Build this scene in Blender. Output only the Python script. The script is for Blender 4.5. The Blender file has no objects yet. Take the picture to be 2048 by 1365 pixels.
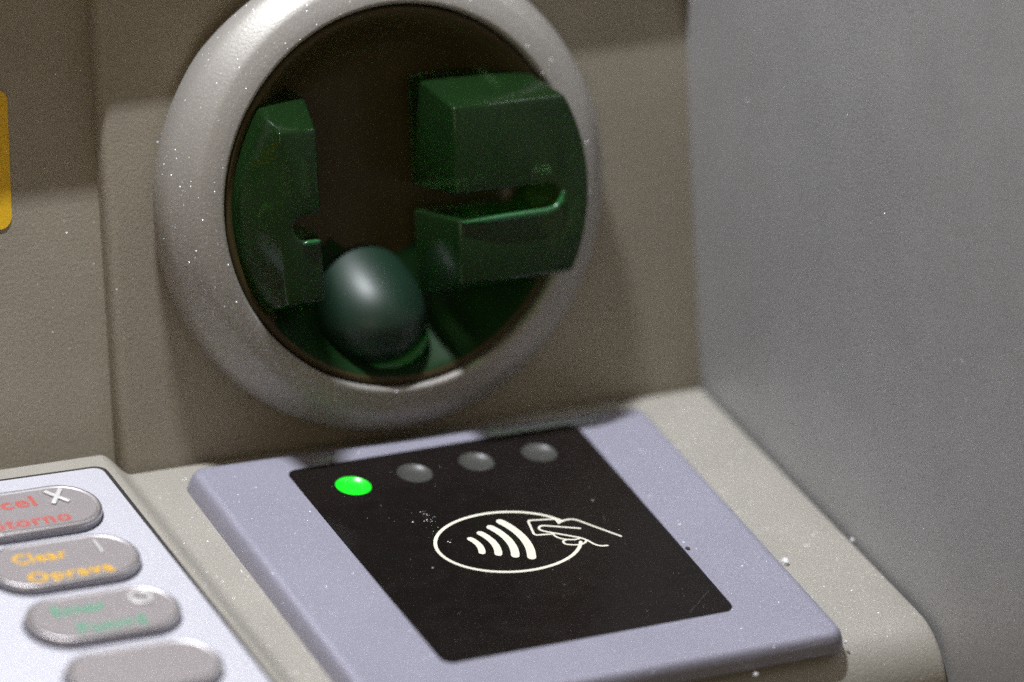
import bpy, bmesh, math, random
from mathutils import Vector, Matrix

random.seed(7)
sc = bpy.context.scene
MM = 0.001

# ------------------------------------------------------------------ camera
cam_d = bpy.data.cameras.new('camera')
cam = bpy.data.objects.new('camera', cam_d)
sc.collection.objects.link(cam)
cam.matrix_world = Matrix(((0.889855, 0.127521, -0.43806, -0.484946),
                           (-0.442657, 0.473877, -0.761246, -0.87346),
                           (0.110511, 0.871309, 0.47813, 0.570236),
                           (0, 0, 0, 1)))
cam_d.sensor_width = 36.0
cam_d.lens = 194.02
cam_d.clip_start = 0.05
cam_d.clip_end = 100
cam_d.dof.use_dof = True
cam_d.dof.focus_distance = 1.1085
cam_d.dof.aperture_fstop = 5.2
sc.camera = cam

# ------------------------------------------------------------------ light
w = bpy.data.worlds.new('World')
sc.world = w
w.use_nodes = True
bg = w.node_tree.nodes['Background']
bg.inputs[0].default_value = (1.0, 0.79, 0.50, 1)
bg.inputs[1].default_value = 0.135

LPOS = Vector((-0.10, 0.085, 0.556))                  # strip lamp over the shelf, parallel to the fascia
LDIR = (LPOS - Vector((-0.01, -0.04, 0.02))).normalized()
ld = bpy.data.lights.new('strip_lamp', 'AREA')
ld.shape = 'RECTANGLE'
ld.size = 0.055
ld.size_y = 0.006
ld.energy = 4.3
ld.color = (0.93, 0.95, 1.0)
lamp = bpy.data.objects.new('strip_lamp', ld)
sc.collection.objects.link(lamp)
lamp.location = LPOS
lx = (Vector((1, 0, 0)) - LDIR * LDIR.x).normalized()
ly = LDIR.cross(lx)
lamp.rotation_euler = Matrix((lx, ly, LDIR)).transposed().to_euler()

rd = bpy.data.lights.new('warm_fill_lamp', 'AREA')           # added warm fill, stands for ambient light from the front
rd.shape = 'DISK'
rd.size = 0.7
rd.energy = 2.6
rd.color = (1.0, 0.80, 0.56)
fill_obj = bpy.data.objects.new('warm_fill_lamp', rd)
sc.collection.objects.link(fill_obj)
fill_obj.location = (-1.1, -1.7, 0.9)
fill_obj.rotation_euler = (fill_obj.location - Vector((0, 0, 0.05))).to_track_quat('Z', 'Y').to_euler()

sc.view_settings.view_transform = 'Standard'
sc.view_settings.look = 'None'
sc.view_settings.exposure = 0.0
sc.view_settings.gamma = 1.0
sc.view_settings.use_curve_mapping = False
sc.render.engine = 'CYCLES'
sc.cycles.use_denoising = False
sc.cycles.max_bounces = 8
sc.cycles.use_adaptive_sampling = True
sc.cycles.adaptive_threshold = 0.03
sc.cycles.adaptive_min_samples = 24
sc.cycles.sample_clamp_direct = 5.0
sc.cycles.sample_clamp_indirect = 3.0

# ------------------------------------------------------------------ helpers
T = 0.3474211
ST, CT = math.sin(T), math.cos(T)


def fp(x, u, k):
    """fascia coordinates (right, up along the fascia, outwards) in mm -> world mm"""
    return (x, u * ST - k * CT, u * CT + k * ST)


def wloc(o):
    v = Vector((0, 0, 0))
    while o is not None:
        v += o.location
        o = o.parent
    return v


def tag(o, label=None, cat=None, group=None, kind=None):
    if label: o['label'] = label
    if cat: o['category'] = cat
    if group: o['group'] = group
    if kind: o['kind'] = kind
    return o


def empty(name, loc_mm):
    o = bpy.data.objects.new(name, None)
    o.empty_display_size = 0.02
    o.location = Vector(loc_mm) * MM
    sc.collection.objects.link(o)
    return o


def obj(name, verts, faces, mat, parent=None, smooth=35, bevel=None):
    me = bpy.data.meshes.new(name)
    off = wloc(parent) if parent else Vector((0, 0, 0))
    me.from_pydata([tuple(Vector(v) * MM - off) for v in verts], [], faces)
    bm = bmesh.new()
    bm.from_mesh(me)
    bmesh.ops.recalc_face_normals(bm, faces=bm.faces)
    if bevel:
        es = [e for e in bm.edges if len(e.link_faces) == 2 and e.calc_face_angle(0) > math.radians(28)]
        bmesh.ops.bevel(bm, geom=es, offset=bevel * MM, segments=3, profile=0.5, affect='EDGES', clamp_overlap=True)
    bm.to_mesh(me)
    bm.free()
    if smooth:
        me.polygons.foreach_set('use_smooth', [True] * len(me.polygons))
        me.set_sharp_from_angle(angle=math.radians(smooth))
    me.materials.append(mat)
    o = bpy.data.objects.new(name, me)
    sc.collection.objects.link(o)
    if parent: o.parent = parent
    return o


def box(x0, x1, y0, y1, z0, z1, f=lambda x, y, z: (x, y, z)):
    v = [f(x, y, z) for z in (z0, z1) for y in (y0, y1) for x in (x0, x1)]
    return v, [(0, 2, 3, 1), (4, 5, 7, 6), (0, 1, 5, 4), (2, 6, 7, 3), (0, 4, 6, 2), (1, 3, 7, 5)]


def loft(rings, cap0=True, cap1=True):
    n = len(rings[0])
    v, f = [], []
    for r in rings: v += r
    for i in range(len(rings) - 1):
        for j in range(n):
            a, b = i * n + j, i * n + (j + 1) % n
            f.append((a, b, b + n, a + n))
    if cap0: f.append(tuple(range(n - 1, -1, -1)))
    if cap1: f.append(tuple(range((len(rings) - 1) * n, len(rings) * n)))
    return v, f


def rpoly(pts, r, seg=6, inset=0.0):
    """2D polygon with rounded corners, moved inwards by inset"""
    n = len(pts)
    area = sum(pts[i][0] * pts[(i + 1) % n][1] - pts[(i + 1) % n][0] * pts[i][1] for i in range(n))
    s = 1 if area > 0 else -1
    out = []
    P = [Vector(p) for p in pts]
    for i in range(n):
        a, b, c = P[i - 1], P[i], P[(i + 1) % n]
        d1, d2 = (b - a).normalized(), (c - b).normalized()
        n1, n2 = Vector((-d1.y, d1.x)) * s, Vector((-d2.y, d2.x)) * s
        # centre of the corner arc
        cosang = max(-1, min(1, d1.dot(d2)))
        m = (n1 + n2) / (1 + cosang)
        ctr = b + m * r
        rr = max(r - inset, 0.02)
        ctr2 = ctr if r >= inset else b + m * inset
        a0 = math.atan2(-n1.y, -n1.x)
        a1 = math.atan2(-n2.y, -n2.x)
        d = (a1 - a0 + math.pi) % (2 * math.pi) - math.pi
        for k in range(seg + 1):
            t = a0 + d * k / seg
            out.append((ctr2.x + rr * math.cos(t), ctr2.y + rr * math.sin(t)))
    return out


def stadium(cx, cy, wd, ht, inset=0.0, seg=14):
    r = ht / 2 - inset
    dx = wd / 2 - ht / 2
    out = []
    for k in range(seg + 1):
        t = -math.pi / 2 + math.pi * k / seg
        out.append((cx + dx + r * math.cos(t), cy + r * math.sin(t)))
    for k in range(seg + 1):
        t = math.pi / 2 + math.pi * k / seg
        out.append((cx - dx + r * math.cos(t), cy + r * math.sin(t)))
    return out


def lathe(prof, cx, cu, n=128, closed=True):
    """profile of (radius, k) turned round the fascia normal at (cx, cu)"""
    v, f = [], []
    m = len(prof)
    for i in range(n):
        a = 2 * math.pi * i / n
        for r, k in prof:
            v.append(fp(cx + r * math.cos(a), cu + r * math.sin(a), k))
    for i in range(n):
        for j in range(m if closed else m - 1):
            a, b = i * m + j, i * m + (j + 1) % m
            c, d = ((i + 1) % n) * m + (j + 1) % m, ((i + 1) % n) * m + j
            f.append((a, b, c, d))
    return v, f


def stroke(pts, width, z, h=0.02, closed=False, cap=6, f=lambda x, y, z: (x, y, z)):
    """a flat printed line of constant width with round ends, as a thin solid"""
    P = [Vector(p) for p in pts]
    n = len(P)
    L, Rr = [], []
    for i in range(n):
        if closed:
            d1, d2 = (P[i] - P[i - 1]).normalized(), (P[(i + 1) % n] - P[i]).normalized()
        else:
            d1 = (P[i] - P[i - 1]).normalized() if i else (P[1] - P[0]).normalized()
            d2 = (P[i + 1] - P[i]).normalized() if i < n - 1 else d1
        nn = (Vector((-d1.y, d1.x)) + Vector((-d2.y, d2.x))).normalized()
        c = max(0.45, nn.dot(Vector((-d1.y, d1.x))))
        L.append(P[i] + nn * width / 2 / c)
        Rr.append(P[i] - nn * width / 2 / c)
    if closed:
        v = [f(p.x, p.y, zz) for ring in (L, Rr) for zz in (z, z + h) for p in ring]
        fa = []
        for i in range(n):
            j = (i + 1) % n
            fa += [(n + i, n + j, 3 * n + j, 3 * n + i), (i, n + i, n + j, j)[::-1], (2 * n + i, 3 * n + i, 3 * n + j, 2 * n + j)]
        return v, fa
    out = [p for p in L]
    d = (P[-1] - P[-2]).normalized()
    a0 = math.atan2(d.x, -d.y)
    for k in range(1, cap):
        a = a0 - math.pi * k / cap
        out.append(P[-1] + Vector((math.cos(a), math.sin(a))) * width / 2)
    out += Rr[::-1]
    d = (P[0] - P[1]).normalized()
    a0 = math.atan2(d.x, -d.y)
    for k in range(1, cap):
        a = a0 - math.pi * k / cap
        out.append(P[0] + Vector((math.cos(a), math.sin(a))) * width / 2)
    m = len(out)
    v = [f(p.x, p.y, z) for p in out] + [f(p.x, p.y, z + h) for p in out]
    fa = [(i, (i + 1) % m, m + (i + 1) % m, m + i) for i in range(m)]
    # top as strip + fans
    fa.append(tuple(range(m, 2 * m)))
    return v, fa


def spline(pts, per=6):
    P = [Vector(p) for p in pts]
    P = [P[0] * 2 - P[1]] + P + [P[-1] * 2 - P[-2]]
    out = []
    for i in range(1, len(P) - 2):
        for k in range(per):
            t = k / per
            a, b, c, d = P[i - 1], P[i], P[i + 1], P[i + 2]
            out.append(tuple(0.5 * ((2 * b) + (c - a) * t + (2 * a - 5 * b + 4 * c - d) * t * t + (-a + 3 * b - 3 * c + d) * t ** 3)))
    out.append(tuple(P[-2]))
    return out


def text_mesh(s, x0, y0, width, height, z, extrude=0.03, bold=0.0, shear=0.0):
    """lettering as a mesh fitted into width x height (cap height) mm, baseline start at x0, y0"""
    cu = bpy.data.curves.new('lettering', 'FONT')
    cu.body = s
    cu.extrude = 0.01
    cu.offset = bold
    cu.resolution_u = 4
    cu.space_character = 1.12
    to = bpy.data.objects.new('lettering', cu)
    sc.collection.objects.link(to)
    dg = bpy.context.evaluated_depsgraph_get()
    me = bpy.data.meshes.new_from_object(to.evaluated_get(dg))
    vs = [v.co.copy() for v in me.vertices]
    fs = [tuple(p.vertices) for p in me.polygons]
    bpy.data.objects.remove(to)
    bpy.data.curves.remove(cu)
    bpy.data.meshes.remove(me)
    mx0, mx1 = min(v.x for v in vs), max(v.x for v in vs)
    sx = width / (mx1 - mx0)
    sy = height / 0.72
    return [(x0 + (v.x - mx0) * sx, y0 + v.y * sy, z + (extrude if v.z > 0 else 0.0)) for v in vs], fs


# ------------------------------------------------------------------ materials
def new_mat(name):
    m = bpy.data.materials.new(name)
    m.use_nodes = True
    nt = m.node_tree
    return m, nt, nt.nodes['Principled BSDF']


def math_node(nt, op, a, b=None, clamp=False):
    n = nt.nodes.new('ShaderNodeMath')
    n.operation = op
    n.use_clamp = clamp
    for i, v in enumerate((a, b)):
        if v is None: continue
        if isinstance(v, (int, float)): n.inputs[i].default_value = v
        else: nt.links.new(v, n.inputs[i])
    return n.outputs[0]


def flake_paint(name, col, rough=0.5, metal=0.25, grain=0.27, flakes=0.05, spread=0.9, cell=0.5, dirt=0.12, mottle=0.08):
    """textured coating with mica flakes that glint where they happen to face the lamp"""
    m, nt, p = new_mat(name)
    N, Lk = nt.nodes, nt.links
    geo = N.new('ShaderNodeNewGeometry')
    vor = N.new('ShaderNodeTexVoronoi')
    vor.inputs['Scale'].default_value = 1000.0 / cell
    Lk.new(geo.outputs['Position'], vor.inputs['Vector'])
    sep = N.new('ShaderNodeSeparateColor')
    Lk.new(vor.outputs['Color'], sep.inputs[0])
    near = math_node(nt, 'LESS_THAN', vor.outputs['Distance'], 0.42)
    pick = math_node(nt, 'LESS_THAN', sep.outputs[2], flakes)
    mask = math_node(nt, 'MULTIPLY', near, pick)
    # leathery grain
    noi = N.new('ShaderNodeTexNoise')
    noi.inputs['Scale'].default_value = 1500
    noi.inputs['Detail'].default_value = 3
    Lk.new(geo.outputs['Position'], noi.inputs['Vector'])
    bmp = N.new('ShaderNodeBump')
    bmp.inputs['Strength'].default_value = grain
    bmp.inputs['Distance'].default_value = 0.0003
    Lk.new(noi.outputs['Fac'], bmp.inputs['Height'])
    # tilted flake normal
    cv = N.new('ShaderNodeVectorMath'); cv.operation = 'SUBTRACT'
    wn = N.new('ShaderNodeTexWhiteNoise')
    Lk.new(vor.outputs['Position'], wn.inputs['Vector'])
    Lk.new(wn.outputs['Color'], cv.inputs[0])
    cv.inputs[1].default_value = (0.5, 0.5, 0.5)
    sc_ = N.new('ShaderNodeVectorMath'); sc_.operation = 'SCALE'
    Lk.new(cv.outputs[0], sc_.inputs[0]); sc_.inputs['Scale'].default_value = spread * 2
    ad = N.new('ShaderNodeVectorMath'); ad.operation = 'ADD'
    Lk.new(geo.outputs['Normal'], ad.inputs[0]); Lk.new(sc_.outputs[0], ad.inputs[1])
    no = N.new('ShaderNodeVectorMath'); no.operation = 'NORMALIZE'
    Lk.new(ad.outputs[0], no.inputs[0])
    Lk.new(bmp.outputs[0], p.inputs['Normal'])
    # colour: base with a slight mottle and grubby patches
    big = N.new('ShaderNodeTexNoise')
    big.inputs['Scale'].default_value = 55
    big.inputs['Detail'].default_value = 5
    Lk.new(geo.outputs['Position'], big.inputs['Vector'])
    fine = N.new('ShaderNodeTexNoise')
    fine.inputs['Scale'].default_value = 2600
    fine.inputs['Detail'].default_value = 1
    Lk.new(geo.outputs['Position'], fine.inputs['Vector'])
    k1 = math_node(nt, 'MULTIPLY_ADD', big.outputs['Fac'], dirt * 2); N[-1].inputs[2].default_value = 1 - dirt
    k2 = math_node(nt, 'MULTIPLY_ADD', fine.outputs['Fac'], mottle * 4); N[-1].inputs[2].default_value = 1 - mottle * 2
    k = math_node(nt, 'MULTIPLY', k1, k2)
    cs = N.new('ShaderNodeVectorMath'); cs.operation = 'SCALE'
    cs.inputs[0].default_value = col
    Lk.new(k, cs.inputs['Scale'])
    Lk.new(cs.outputs[0], p.inputs['Base Color'])
    p.inputs['Metallic'].default_value = metal
    p.inputs['Roughness'].default_value = rough
    gl = N.new('ShaderNodeBsdfGlossy')
    gl.inputs['Roughness'].default_value = 0.26
    Lk.new(no.outputs[0], gl.inputs['Normal'])
    gc = N.new('ShaderNodeVectorMath'); gc.operation = 'SCALE'
    gc.inputs[0].default_value = (0.26, 0.265, 0.28)
    Lk.new(mask, gc.inputs['Scale'])
    Lk.new(gc.outputs[0], gl.inputs['Color'])
    add = N.new('ShaderNodeAddShader')
    Lk.new(p.outputs[0], add.inputs[0]); Lk.new(gl.outputs[0], add.inputs[1])
    Lk.new(add.outputs[0], N['Material Output'].inputs['Surface'])
    return m


def plain(name, col, rough=0.5, metal=0.0, coat=0.0, var=0.0, scale=300, bump=0.0, bscale=2000, spec=0.5, trans=0.0, emit=None, estr=0.0):
    m, nt, p = new_mat(name)
    N, Lk = nt.nodes, nt.links
    p.inputs['Roughness'].default_value = rough
    p.inputs['Metallic'].default_value = metal
    p.inputs['Coat Weight'].default_value = coat
    p.inputs['Coat Roughness'].default_value = 0.08
    p.inputs['Specular IOR Level'].default_value = spec
    p.inputs['Transmission Weight'].default_value = trans
    p.inputs['Base Color'].default_value = (*col, 1)
    geo = N.new('ShaderNodeNewGeometry')
    noi = N.new('ShaderNodeTexNoise')
    noi.inputs['Scale'].default_value = scale
    noi.inputs['Detail'].default_value = 4
    Lk.new(geo.outputs['Position'], noi.inputs['Vector'])
    k = math_node(nt, 'MULTIPLY_ADD', noi.outputs['Fac'], var * 2); N[-1].inputs[2].default_value = 1 - var
    cs = N.new('ShaderNodeVectorMath'); cs.operation = 'SCALE'
    cs.inputs[0].default_value = col
    Lk.new(k, cs.inputs['Scale'])
    Lk.new(cs.outputs[0], p.inputs['Base Color'])
    if bump:
        nb = N.new('ShaderNodeTexNoise')
        nb.inputs['Scale'].default_value = bscale
        Lk.new(geo.outputs['Position'], nb.inputs['Vector'])
        b = N.new('ShaderNodeBump')
        b.inputs['Strength'].default_value = bump
        b.inputs['Distance'].default_value = 0.0002
        Lk.new(nb.outputs['Fac'], b.inputs['Height'])
        Lk.new(b.outputs[0], p.inputs['Normal'])
    if emit:
        p.inputs['Emission Color'].default_value = (*emit, 1)
        p.inputs['Emission Strength'].default_value = estr
    return m


M_FASCIA = flake_paint('fascia_paint', (0.36, 0.328, 0.262), rough=0.55, metal=0.15, flakes=0.012, cell=0.32)
M_SHELF = flake_paint('shelf_paint', (0.40, 0.38, 0.335), rough=0.5, metal=0.2, flakes=0.07, cell=0.32)
M_WALL = flake_paint('wall_paint', (0.365, 0.365, 0.37), rough=0.5, metal=0.3, flakes=0.010, cell=0.32)
M_RING = flake_paint('ring_paint', (0.36, 0.342, 0.315), rough=0.5, metal=0.25, flakes=0.2, grain=0.2, cell=0.3)
M_PLATE = flake_paint('plate_paint', (0.315, 0.31, 0.385), rough=0.5, metal=0.2, cell=0.34, flakes=0.035, grain=0.2, dirt=0.1)
M_LABEL = plain('black_label', (0.011, 0.0085, 0.008), rough=0.14, var=0.2, spec=0.3)
_nt = M_LABEL.node_tree
_n = _nt.nodes.new('ShaderNodeTexNoise')
_n.inputs['Scale'].default_value = 110
_n.inputs['Detail'].default_value = 6
_n.inputs['Distortion'].default_value = 1.5
_nt.links.new([q for q in _nt.nodes if q.type == 'NEW_GEOMETRY'][0].outputs['Position'], _n.inputs['Vector'])
_r = math_node(_nt, 'MULTIPLY_ADD', _n.outputs['Fac'], 0.5)
_nt.nodes[-1].inputs[2].default_value = -0.06
_nt.links.new(_r, _nt.nodes['Principled BSDF'].inputs['Roughness'])
M_CREAM = plain('cream_print', (0.80, 0.78, 0.66), rough=0.4, var=0.05)
M_KEYPLATE = plain('brushed_steel', (0.64, 0.64, 0.71), rough=0.55, metal=0.35, var=0.04, bump=0.08)
M_KEY = plain('key_steel', (0.64, 0.62, 0.64), rough=0.32, metal=0.9, var=0.05)
M_KEYFACE = plain('key_face', (0.34, 0.31, 0.315), rough=0.5, metal=0.3, var=0.06, bump=0.1)
M_SKIRT = plain('dark_steel', (0.24, 0.23, 0.26), rough=0.45, metal=0.5)
M_SYMBOL = plain('polished_steel', (0.85, 0.85, 0.85), rough=0.35, metal=0.35)
M_RED = plain('red_fill', (0.50, 0.11, 0.09), rough=0.6, var=0.2, scale=1500)
M_YELLOW = plain('yellow_fill', (0.75, 0.43, 0.02), rough=0.6, var=0.2, scale=1500)
M_GREENTX = plain('green_fill', (0.10, 0.36, 0.22), rough=0.6, var=0.2, scale=1500)
M_GAP = plain('dark_gasket', (0.02, 0.017, 0.015), rough=0.7)
M_GREEN = plain('green_plastic', (0.006, 0.026, 0.008), rough=0.13, var=0.3, scale=60, spec=0.5, coat=0.0)
def tinted_shell(m, tint, diff, trans, rough, see):
    """thin-walled tinted plastic: part clear, part milky, glossy on top"""
    nt = m.node_tree
    N, Lk = nt.nodes, nt.links
    tr = N.new('ShaderNodeBsdfTransparent'); tr.inputs['Color'].default_value = (*tint, 1)
    df = N.new('ShaderNodeBsdfDiffuse'); df.inputs['Color'].default_value = (*diff, 1)
    tl = N.new('ShaderNodeBsdfTranslucent'); tl.inputs['Color'].default_value = (*trans, 1)
    gl = N.new('ShaderNodeBsdfGlossy'); gl.inputs['Roughness'].default_value = rough
    fr = N.new('ShaderNodeFresnel'); fr.inputs['IOR'].default_value = 1.5
    a1, m1, m2 = N.new('ShaderNodeAddShader'), N.new('ShaderNodeMixShader'), N.new('ShaderNodeMixShader')
    Lk.new(df.outputs[0], a1.inputs[0]); Lk.new(tl.outputs[0], a1.inputs[1])
    m1.inputs[0].default_value = see
    Lk.new(a1.outputs[0], m1.inputs[1]); Lk.new(tr.outputs[0], m1.inputs[2])
    Lk.new(fr.outputs[0], m2.inputs[0]); Lk.new(m1.outputs[0], m2.inputs[1]); Lk.new(gl.outputs[0], m2.inputs[2])
    Lk.new(m2.outputs[0], N['Material Output'].inputs['Surface'])


tinted_shell(M_GREEN, (0.46, 0.68, 0.42), (0.019, 0.058, 0.016), (0.017, 0.095, 0.018), 0.13, 0.62)
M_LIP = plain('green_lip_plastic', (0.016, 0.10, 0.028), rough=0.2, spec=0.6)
M_GLOW_CRESCENT = plain('glow_crescent_green', (0.010, 0.15, 0.022), rough=0.22, spec=0.6)  # bright crescent and green glow under the scoop, put into the colour
M_PAINTED_GLOW = plain('painted_glow_green', (0.010, 0.034, 0.010), rough=0.45, spec=0.12)  # green light in the lower dish, given as surface colour
M_DISH = plain('insert_dish_plastic', (0.060, 0.046, 0.020), rough=0.24, spec=0.25)
M_DOME = plain('green_dome_plastic', (0.008, 0.028, 0.016), rough=0.45, var=0.15, scale=60, spec=0.55, coat=0.0)
M_DARK = plain('dark_plastic', (0.050, 0.036, 0.015), rough=0.4, spec=0.3)
M_STICKER = plain('yellow_vinyl', (0.86, 0.52, 0.02), rough=0.5, var=0.06)
M_BLACK = plain('black_print', (0.012, 0.012, 0.012), rough=0.5)
M_LEDON = plain('green_led', (0.01, 0.25, 0.02), rough=0.3, emit=(0.0, 1.0, 0.008), estr=0.8)
M_LEDOFF = plain('grey_led', (0.06, 0.06, 0.054), rough=0.42)
M_CRUMB = plain('white_crumb', (0.8, 0.8, 0.82), rough=0.8)
M_CRUMBD = plain('brown_crumb', (0.045, 0.035, 0.03), rough=0.9)

# ------------------------------------------------------------------ setting: fascia, side wall, shelf
KP = -7.0      # raised panel
KL = -11.2     # recessed fascia to its left
XW = 69.6      # side wall
v, f = box(-230, -63, -60, 260, KL - 4, KL, fp)
fascia = obj('fascia', v, f, M_FASCIA)
tag(fascia, 'beige speckled cash machine fascia behind the card reader', kind='structure')
v, f = box(-65.2, XW + 3, -30, 250, KL - 6, KP, fp)
obj('raised_panel', v, f, M_FASCIA, fascia, bevel=2.4)
# overhanging upper part whose lower edge shades the top of the fascia
edge = Vector(fp(0, 76.3, KP))
ez = 128.0
lw = LPOS / MM
ey = edge.y + (ez - edge.z) * (lw.y - edge.y) / (lw.z - edge.z)
v, f = box(-230, XW + 3, ey * ST + ez * CT, 330, KL - 8, -ey * CT + ez * ST, fp)
obj('overhang', v, f, M_FASCIA, fascia)

v, f = box(XW, XW + 12, -420, 60, -160, 230)
wall = obj('side_wall', v, f, M_WALL)
tag(wall, 'grey speckled side wall of the machine recess', kind='structure')


def boss(x):
    t = min(1, max(0, (-64.5 - x) / 7.0))
    return 5.0 * t * t * (3 - 2 * t)


prof = [(5.2, -40), (5.2, -1.0)]
for k in range(1, 6):
    a = math.pi / 2 * k / 5
    prof.append((5.2 - 1.0 * (1 - math.cos(a)), -1.0 + 1.0 * math.sin(a)))
prof += [(-20, 0), (-60, 0)]
for k in range(0, 13):
    a = math.radians(100) * k / 12
    prof.append((-89 - 14 * math.sin(a), -14 * (1 - math.cos(a))))
prof.append((-98, -60))
xs = [-230, -120, -90, -76] + [-72 + 0.75 * i for i in range(12)] + [-60, -30, 0, 30, 60, 67.6]
v, f = [], []
cols = [(x, boss(x)) for x in xs]
for k in range(1, 5):
    a = math.pi / 2 * k / 4
    cols.append((67.6 + 1.3 * math.sin(a), -1.3 * (1 - math.cos(a))))
cols.append((69.0, -3.0))
for x, dz in cols:
    for (y, z) in prof:
        back = 1.2 if dz > 2.5 and y > 3.5 else (1.2 * dz / 2.5 if dz > 0 and y > 3.5 else 0)
        v.append((x, y + back, z + dz))
m_ = len(prof)
for i in range(len(cols) - 1):
    for j in range(m_ - 1):
        f.append((i * m_ + j, i * m_ + j + 1, (i + 1) * m_ + j + 1, (i + 1) * m_ + j))
shelf = obj('shelf', v, f, M_SHELF, smooth=60)
tag(shelf, 'beige speckled shelf with rounded front edge', kind='structure')

# ------------------------------------------------------------------ card reader
XC, UC = -6.1, 53.7
cr = empty('card_reader', fp(XC, UC, KP))
tag(cr, 'round card slot with beige ring and dark green plastic insert', 'card reader')
RP = [(39.6, -14), (39.6, 7.2), (39.75, 7.65), (40.1, 7.95), (40.6, 8.0), (42.5, 7.45), (44.6, 6.85), (45.3, 6.5), (45.9, 6.0),
      (47.8, 4.2), (49.3, 2.3), (49.8, 1.4), (50.05, 0.4), (50.1, -0.8), (50.1, -4.6), (49.8, -5.0), (48.2, -5.2), (48.2, -14)]
v, f = lathe(RP, XC, UC, 160)
obj('bezel_ring', v, f, M_RING, cr, smooth=40)
# the moulded dish of the insert, from its rim next to the ring down to the floor
dish = [(39.2, -8), (39.2, 5.9), (39.0, 6.5), (38.5, 6.8), (37.9, 6.7), (37.0, 6.0), (35.6, 4.4), (33.8, 1.9), (31.8, -0.6), (29.4, -2.5), (26.5, -3.6),
        (23.0, -4.0), (0.01, -4.0), (0.01, -8)]
v, f = lathe(dish, XC, UC, 144)
dish_o = obj('insert_dish', v, f, M_DISH, cr, smooth=60)
# green glow on the lower dish, put in as a coloured sheet
ap = [(37.6, 6.55), (37.0, 6.2), (35.6, 4.6), (33.8, 2.1), (31.8, -0.4), (29.4, -2.3), (26.5, -3.4), (22.0, -3.8), (14.0, -3.8)]
v, f = [], []
na_ = 48
for i in range(na_ + 1):
    a = math.radians(-142 + 112 * i / na_)
    for r, k in ap:
        v.append(fp(XC + r * math.cos(a), UC + r * math.sin(a), k))
for i in range(na_):
    for j in range(len(ap) - 1):
        q = i * len(ap) + j
        f.append((q, q + 1, q + 1 + len(ap), q + len(ap)))
obj('painted_glow', v, f, M_PAINTED_GLOW, dish_o, smooth=60)


def wing(side):
    """C-shaped green block with the open end of the card slot towards the centre channel"""
    def outline(xin, top, bot, rad, chord, su0, su1, send):
        p = []
        a0 = math.asin(bot / rad) if chord is None else None
        p.append((xin, su0)); p.append((xin, bot))
        n = 14
        if chord is None:
            a1 = math.asin(top / rad)
            for i in range(n + 1):
                a = a0 + (a1 - a0) * i / n
                p.append((rad * math.cos(a), rad * math.sin(a)))
        else:
            for i in range(n + 1):
                p.append((chord, bot + (top - bot) * i / n))
        p.append((xin, top)); p.append((xin, su1))
        c, r = (su0 + su1) / 2, (su1 - su0) / 2
        for i in range(9):
            a = math.pi / 2 - math.pi * i / 8
            p.append((send + r * math.cos(a), c + r * math.sin(a)))
        return p
    if side > 0:
        base = outline(7.0, 23.5, -22.5, 37.6, None, -4.7, 0.4, 28.8)
        mid = outline(7.2, 22.4, -21.6, 38.4, None, -4.7, 0.4, 28.8)
        front = outline(8.0, 18.4, -18.2, 38.4, None, -4.8, 0.5, 28.8)
    else:
        base = outline(19.0, 23.5, -22.5, 37.6, None, -4.7, 0.4, 26.0)
        mid = outline(19.6, 22.0, -21.0, 37.8, None, -4.7, 0.4, 26.0)
        front = outline(22.8, 17.6, -17.4, 37.0, 31.2, -4.8, 0.5, 26.0)
    rings = []
    for o2, k in ((base, -2.0), (mid, 6.0), (front, 17.2)):
        rings.append([fp(XC + side * x, UC + u, k) for x, u in o2])
    v, f = loft(rings)
    return obj('slot_wing', v, f, M_GREEN, cr, bevel=0.7, smooth=40)


wing(1)
wing(-1)
# raised lower lips of the card slot
def tube(pts, rad, f3, n=10):
    v, f = [], []
    m = len(pts)
    for i, p in enumerate(pts):
        a, b = pts[max(0, i - 1)], pts[min(m - 1, i + 1)]
        d = Vector((b[0] - a[0], b[1] - a[1])).normalized()
        w_ = rad * min(1.0, 0.35 + 3.0 * min(i, m - 1 - i) / m)
        for j in range(n):
            t = 2 * math.pi * j / n
            v.append(f3(p[0] - d.y * w_ * math.cos(t), p[1] + d.x * w_ * math.cos(t), p[2] + w_ * math.sin(t)))
    for i in range(m - 1):
        for j in range(n):
            f.append((i * n + j, i * n + (j + 1) % n, (i + 1) * n + (j + 1) % n, (i + 1) * n + j))
    f.append(tuple(range(n))[::-1]); f.append(tuple(range((m - 1) * n, m * n)))
    return v, f


def rel(x, u, k):
    return fp(XC + x, UC + u, k)


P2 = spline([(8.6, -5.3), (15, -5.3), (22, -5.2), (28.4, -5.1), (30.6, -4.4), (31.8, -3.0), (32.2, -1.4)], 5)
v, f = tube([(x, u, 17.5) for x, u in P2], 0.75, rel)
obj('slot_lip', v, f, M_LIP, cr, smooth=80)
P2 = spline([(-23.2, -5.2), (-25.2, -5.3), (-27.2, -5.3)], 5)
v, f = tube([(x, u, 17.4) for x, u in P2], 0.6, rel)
obj('slot_lip', v, f, M_LIP, cr, smooth=80)
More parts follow.
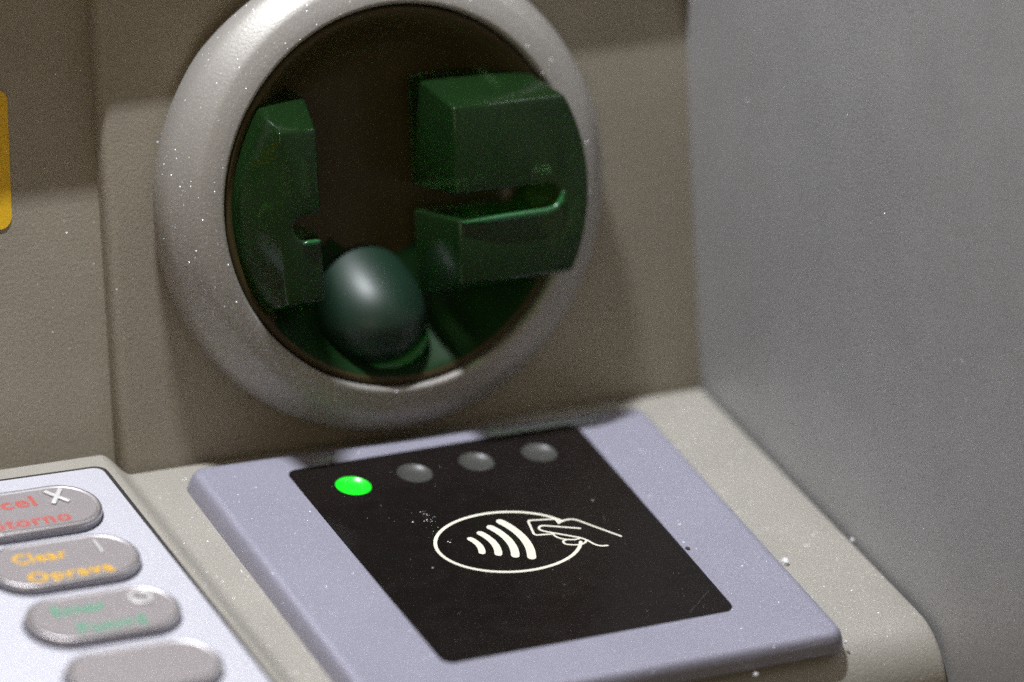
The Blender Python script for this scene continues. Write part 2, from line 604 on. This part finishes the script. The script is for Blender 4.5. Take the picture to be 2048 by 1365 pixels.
# thumb scoop in the channel: a smooth swelling that grows out of the floor, plus an added green tube for its light crescent
SX, SU = -4.4, -26.0
v, f = [(fp(XC + SX, UC + SU, 10.5))], []
nr, na = 26, 56
for i in range(1, nr + 1):
    q = math.sin(math.pi / 2 * i / nr)
    for j in range(na):
        a = 2 * math.pi * j / na
        c_, s_ = math.cos(a), math.sin(a)
        v.append(rel(SX + 12.4 * q * c_, SU + (15.0 if s_ > 0 else 10.5) * q * s_, -4.0 + 14.5 * max(0.0, 1 - q * q) ** (0.5 + 0.5 * max(0.0, s_) ** 1.5)))
for j in range(na): f.append((0, 1 + j, 1 + (j + 1) % na))
for i in range(nr - 1):
    for j in range(na):
        a0, b0 = 1 + i * na + j, 1 + i * na + (j + 1) % na
        f.append((a0, a0 + na, b0 + na, b0))
dome = obj('thumb_scoop', v, f, M_DOME, cr, smooth=80)
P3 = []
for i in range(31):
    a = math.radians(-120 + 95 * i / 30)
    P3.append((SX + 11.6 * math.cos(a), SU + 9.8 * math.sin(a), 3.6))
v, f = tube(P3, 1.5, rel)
obj('glow_crescent', v, f, M_GLOW_CRESCENT, dome, smooth=80)
# ------------------------------------------------------------------ contactless reader
ct = empty('contactless_reader', (-4, -50, 0))
tag(ct, 'lavender grey contactless reader pad with black label on the shelf', 'reader')
PQ = [(-55.2, -2.2), (48.2, -3.8), (46.2, -97.0), (-57.2, -98.6)]
LQ = [(-36.5, -9.2), (30.8, -7.6), (28.4, -83.2), (-36.9, -84.9)]
LEDS = ((-25.4, -18.1), (-10.9, -16.9), (3.6, -16.2), (18.1, -16.4))
rings = []
for inset, z in ((-1.0, 0.02), (-0.6, 1.8), (-0.1, 3.0), (0.3, 3.5), (0.9, 3.88), (1.8, 4.0), (2.0, 4.001)):
    rings.append([(x, y, z) for x, y in rpoly(PQ, 3.5, 8, inset)])
rings.append([(x, y, 4.001) for x, y in rpoly(LQ, 2.3, 8, -0.16)])
rings.append([(x, y, 3.1) for x, y in rpoly(LQ, 2.3, 8, -0.16)])
v, f = loft(rings)
obj('pad', v, f, M_PLATE, ct, smooth=50)
cu = bpy.data.curves.new('label_panel', 'CURVE')
cu.dimensions = '2D'
cu.fill_mode = 'BOTH'
cu.extrude = 0.42
loops = [rpoly(LQ, 2.3, 8)] + [[(x + 3.75 * math.cos(2 * math.pi * k / 40), y + 3.75 * math.sin(2 * math.pi * k / 40)) for k in range(40)] for x, y in LEDS]
for lo in loops:
    sp = cu.splines.new('POLY')
    sp.points.add(len(lo) - 1)
    for q, (x, y) in zip(sp.points, lo): q.co = (x, y, 0, 1)
    sp.use_cyclic_u = True
to = bpy.data.objects.new('label_panel', cu)
sc.collection.objects.link(to)
me = bpy.data.meshes.new_from_object(to.evaluated_get(bpy.context.evaluated_depsgraph_get()))
V_ = [(q.co.x, q.co.y, q.co.z + 3.6) for q in me.vertices]
F_ = [tuple(q.vertices) for q in me.polygons]
bpy.data.objects.remove(to); bpy.data.curves.remove(cu); bpy.data.meshes.remove(me)
lab = obj('label_panel', V_, F_, M_LABEL, ct, smooth=30)
ZL = 4.024


def lp(x, y, z):
    return (x, y, z)


def printed(name, pts, wd, dz=0.0, closed=False):
    v, f = stroke(pts, wd, ZL + dz, 0.012, closed)
    return obj(name, v, f, M_CREAM, lab, smooth=None)


# oval, open where the hand crosses it on the right
OC, OA, OB = (-4.3, -46.9), 15.5, 11.2
pts = [(OC[0] + OA * math.cos(math.radians(a)), OC[1] + OB * math.sin(math.radians(a))) for a in range(22, 339, 4)]
printed('oval_line', pts, 0.75)
for i, (r, wd) in enumerate(((5.9, 1.45), (9.2, 1.6), (12.6, 1.75), (15.9, 1.85))):
    cx, cy = -16.6, -46.5
    h = math.radians(26.5)
    printed('wave', [(cx + r * math.cos(-h + 2 * h * k / 14), cy + r * math.sin(-h + 2 * h * k / 14)) for k in range(15)], wd, 0.002)
printed('card_line', [(9.0, -43.3), (9.1, -41.9), (8.7, -41.5), (3.6, -40.6), (3.2, -41.0), (2.1, -45.7), (2.5, -46.2), (5.6, -46.7)], 0.5, 0.003)
printed('hand_line', spline([(9.1, -43.1), (10.2, -42.7), (11.4, -42.5), (13.0, -43.0), (15.2, -46.0), (19.1, -51.4)]), 0.5, 0.005)
printed('finger_line', spline([(12.3, -46.3), (9.0, -44.8), (5.8, -43.4), (4.6, -43.4), (4.1, -44.3), (4.8, -45.4), (7.6, -47.4), (11.1, -50.1), (12.3, -52.6), (13.3, -53.6), (14.7, -53.9)]), 0.5, 0.007)
printed('finger_line', spline([(6.0, -46.6), (6.0, -47.7), (6.9, -49.0), (8.9, -49.9), (10.3, -49.9)]), 0.45, 0.009)
printed('finger_line', spline([(7.6, -49.5), (6.7, -49.9), (6.5, -50.8), (7.4, -51.5), (9.2, -52.0), (10.6, -51.7), (11.4, -51.0)]), 0.45, 0.011)

v, f = stroke([(18.6, -81.8), (26.6, -75.2)], 0.09, ZL, 0.01)
obj('scratch', v, f, M_LEDOFF, lab, smooth=None)
v, f = stroke([(19.4, -42.7), (18.7, -45.0)], 0.14, ZL, 0.01)
obj('scratch', v, f, M_LEDOFF, lab, smooth=None)
for i, (x, y) in enumerate(LEDS):
    n = 40
    rr = [(3.72, 3.12), (3.72, 3.95), (3.6, 3.98), (3.45, 3.93), (3.1, 3.7), (2.6, 3.47), (1.9, 3.31), (1.0, 3.22), (0.05, 3.2)]
    rings = [[(x + r * math.cos(2 * math.pi * k / n), y + r * math.sin(2 * math.pi * k / n), z) for k in range(n)] for r, z in rr]
    v, f = loft(rings)
    o = obj('indicator_light', v, f, M_LEDON if i == 0 else M_LEDOFF, ct, smooth=40)
    if i == 0: o['label'] = 'lit green indicator light'

# ------------------------------------------------------------------ keypad
kp = empty('keypad', (-100, -50, 5))
tag(kp, 'bright steel keypad with grey oval keys and coloured lettering', 'keypad')
KQ = [(-190, 2.6), (-73.2, 1.0), (-73.0, -96), (-190, -96)]
gq = [(-191, 3.4), (-72.3, 1.8), (-72.1, -97), (-191, -97)]
rings = [[(x, y, z) for x, y in rpoly(gq, 2.6, 8)] for z in (4.7, 5.03)]
v, f = loft(rings)
obj('gasket', v, f, M_GAP, kp)
rings = [[(x, y, z) for x, y in rpoly(KQ, 2.2, 8, i)] for i, z in ((0, 4.9), (0, 5.1), (0.15, 5.25), (0.5, 5.3))]
v, f = loft(rings)
obj('key_plate', v, f, M_KEYPLATE, kp)
ZK = 5.3
KX = -95.6
keys = [(-13.9, 'x'), (-33.4, 'bar'), (-53.4, 'ring'), (-73.6, None)]
for cy, sym in keys:
    kw, kh = 31.6, 16.0
    v, f = loft([[(x, y, z) for x, y in stadium(KX, cy, kw + 0.7, kh + 0.7)] for z in (ZK + 0.003, ZK + 0.012)])
    gap = obj('key_gap', v, f, M_GAP, kp)
    v, f = loft([[(x, y, ZK + z) for x, y in stadium(KX, cy, kw, kh, i)] for i, z in ((0, 0.02), (0.02, 1.3))])
    skirt = (v, f)
    rr = [(0.02, 1.3), (0.05, 1.55), (0.22, 1.85), (0.5, 2.05), (0.9, 2.05), (1.15, 1.9)]
    rings = [[(x, y, ZK + z) for x, y in stadium(KX, cy, kw, kh, i)] for i, z in rr]
    v, f = loft(rings)
    key = obj('key', v, f, M_KEY, kp, smooth=50)
    obj('key_skirt', *skirt, M_SKIRT, key)
    v, f = loft([[(x, y, ZK + z) for x, y in stadium(KX, cy, kw, kh, i)] for i, z in ((1.3, 1.905), (1.3, 1.93))])
    obj('key_face', v, f, M_KEYFACE, key)
    zt = ZK + 1.935
    if sym == 'x':
        key['label'] = 'key with red lettering and raised cross'
        cx, cyy = -87.9, -10.9
        v, f = box(-0.5, 0.5, -3.0, 3.0, zt, zt + 0.45)
        for q, s in enumerate((0.62, -0.62)):
            vv = [(cx + x * math.cos(s) - y * math.sin(s), cyy + x * math.sin(s) + y * math.cos(s), z + 0.05 * q) for x, y, z in v]
            obj('raised_cross', vv, f, M_SYMBOL, key, bevel=0.15)
    elif sym == 'bar':
        key['label'] = 'key with yellow lettering and raised bar'
        v, f = box(-87.6, -87.0, -33.2, -28.4, zt, zt + 0.4)
        obj('raised_bar', v, f, M_SYMBOL, key, bevel=0.15)
    elif sym == 'ring':
        key['label'] = 'key with green lettering and raised ring'
        n, q = 40, 10
        v, f = [], []
        for i in range(n):
            a = 2 * math.pi * i / n
            for j in range(q):
                b = 2 * math.pi * j / q
                r = 2.1 + 0.5 * math.cos(b)
                v.append((-86.7 + r * math.cos(a), -50.6 + r * math.sin(a), zt + 0.1 + 0.45 * math.sin(b)))
        for i in range(n):
            for j in range(q):
                f.append((i * q + j, i * q + (j + 1) % q, ((i + 1) % n) * q + (j + 1) % q, ((i + 1) % n) * q + j))
        obj('raised_ring', v, f, M_SYMBOL, key, smooth=80)
    rows = {'x': (('Cancel', -111.4, -12.6, 18.8, 3.7, M_RED), ('Storno', -104.4, -19.6, 16.4, 3.6, M_RED)),
            'bar': (('Clear', -105.4, -32.6, 11.2, 3.4, M_YELLOW), ('Oprava', -105.0, -39.6, 17.8, 3.4, M_YELLOW)),
            'ring': (('Enter', -105.2, -52.4, 11.0, 3.4, M_GREENTX), ('Potvrd', -102.6, -59.2, 14.0, 3.4, M_GREENTX))}.get(sym, ())
    for s, x0, y0, wd, ht, mt in rows:
        v, f = text_mesh(s, x0, y0, wd, ht, zt, 0.03, bold=0.028)
        obj('lettering', v, f, mt, key, smooth=None)

# ------------------------------------------------------------------ sticker on the fascia
SQ = [(-130, 54.0), (-84.4, 54.0), (-83.6, 82.4), (-130, 82.4)]
rings = [[fp(x, u, k) for x, u in rpoly(SQ, 2.6, 8)] for k in (KL + 0.02, KL + 0.25)]
v, f = loft(rings)
st = obj('warning_sticker', v, f, M_STICKER)
tag(st, 'yellow sticker with rounded corners on the left of the fascia', 'sticker')
v, f = stroke([(-100, 61.0), (-87.6, 60.6)], 1.6, KL + 0.26, 0.01, f=fp)
obj('black_mark', v, f, M_BLACK, st, smooth=None)

# ------------------------------------------------------------------ crumbs and dust
def crumb(name, x, y, z, size, mat, label, seed, flat=0.6):
    rnd = random.Random(seed)
    bm = bmesh.new()
    bmesh.ops.create_icosphere(bm, subdivisions=2, radius=1)
    for vv in bm.verts:
        vv.co *= 0.7 + 0.55 * rnd.random()
    size = [q * 0.68 for q in size]
    V = [(x + p.co.x * size[0], y + p.co.y * size[1], z + (p.co.z + 0.75) * size[2]) for p in bm.verts]
    F = [tuple(q.index for q in p.verts) for p in bm.faces]
    bm.free()
    o = obj(name, V, F, mat, None, smooth=None)
    return tag(o, label, 'crumb', 'crumbs lying on the shelf')


crumb('crumb', 50.6, -64.6, 0, (1.1, 1.6, 0.9), M_CRUMB, 'largest white crumb, wedged against the right edge of the reader pad', 1)
crumb('crumb', 68.6, -60.8, 0, (0.6, 0.7, 0.6), M_CRUMB, 'white crumb lying against the grey side wall', 2)
crumb('crumb', 49.0, -78.6, 0, (0.5, 0.6, 0.5), M_CRUMB, 'small white crumb beside the pad, nearer its rounded front corner than the largest crumb', 3)
crumb('crumb', 47.6, -95.2, 0, (0.5, 0.5, 0.5), M_CRUMB, 'small white crumb beside the front right corner of the pad', 4)
crumb('crumb', 24.4, -100.2, -0.3, (0.7, 0.7, 0.5), M_CRUMB, 'white crumb on the shelf just in front of the pad', 5)
crumb('crumb', 33.0, -50.8, 4.0, (0.5, 0.45, 0.2), M_CRUMB, 'larger of two white crumbs close together on the lavender pad', 6)
crumb('crumb', 33.3, -49.4, 4.0, (0.3, 0.3, 0.2), M_CRUMB, 'smaller of two white crumbs close together on the lavender pad', 7)
crumb('crumb', 30.1, -59.6, 4.0, (0.7, 0.9, 0.25), M_CRUMBD, 'dark brown crumb on the pad beside the black label', 8)

V, F = [], []
def speck(x, y, z, s):
    b = len(V)
    a0 = random.random() * 6
    for k in range(5):
        a = a0 + k * 2 * math.pi / 5
        r = s * (0.6 + 0.6 * random.random())
        V.append((x + r * math.cos(a), y + r * math.sin(a), z))
    V.append((x, y, z + s * 0.7))
    for k in range(5): F.append((b + k, b + (k + 1) % 5, b + 5))
for _ in range(26): speck(random.gauss(-16.0, 0.7), random.gauss(-33.5, 2.2), ZL + 0.01, random.uniform(0.05, 0.16))
for x, y, s in ((-19.8, -34.6, 0.3), (-16.2, -43.5, 0.22), (-15.9, -43.9, 0.2), (-23.6, -51.8, 0.25), (20.0, -37.0, 0.2)): speck(x, y, ZL + 0.01, s)
for _ in range(90): speck(random.uniform(-33, 26), random.uniform(-82, -12), ZL + 0.01, random.uniform(0.03, 0.08))
for _ in range(60): speck(random.gauss(60, 4), random.gauss(-76, 9), 0.01, random.uniform(0.06, 0.2))
for _ in range(45): speck(random.uniform(30, 45), random.gauss(-62, 14), 4.01, random.uniform(0.05, 0.14))
dust = obj('dust', V, F, M_CRUMB, None, smooth=None)
tag(dust, 'fine white dust specks scattered over pad, label and shelf', kind='stuff')
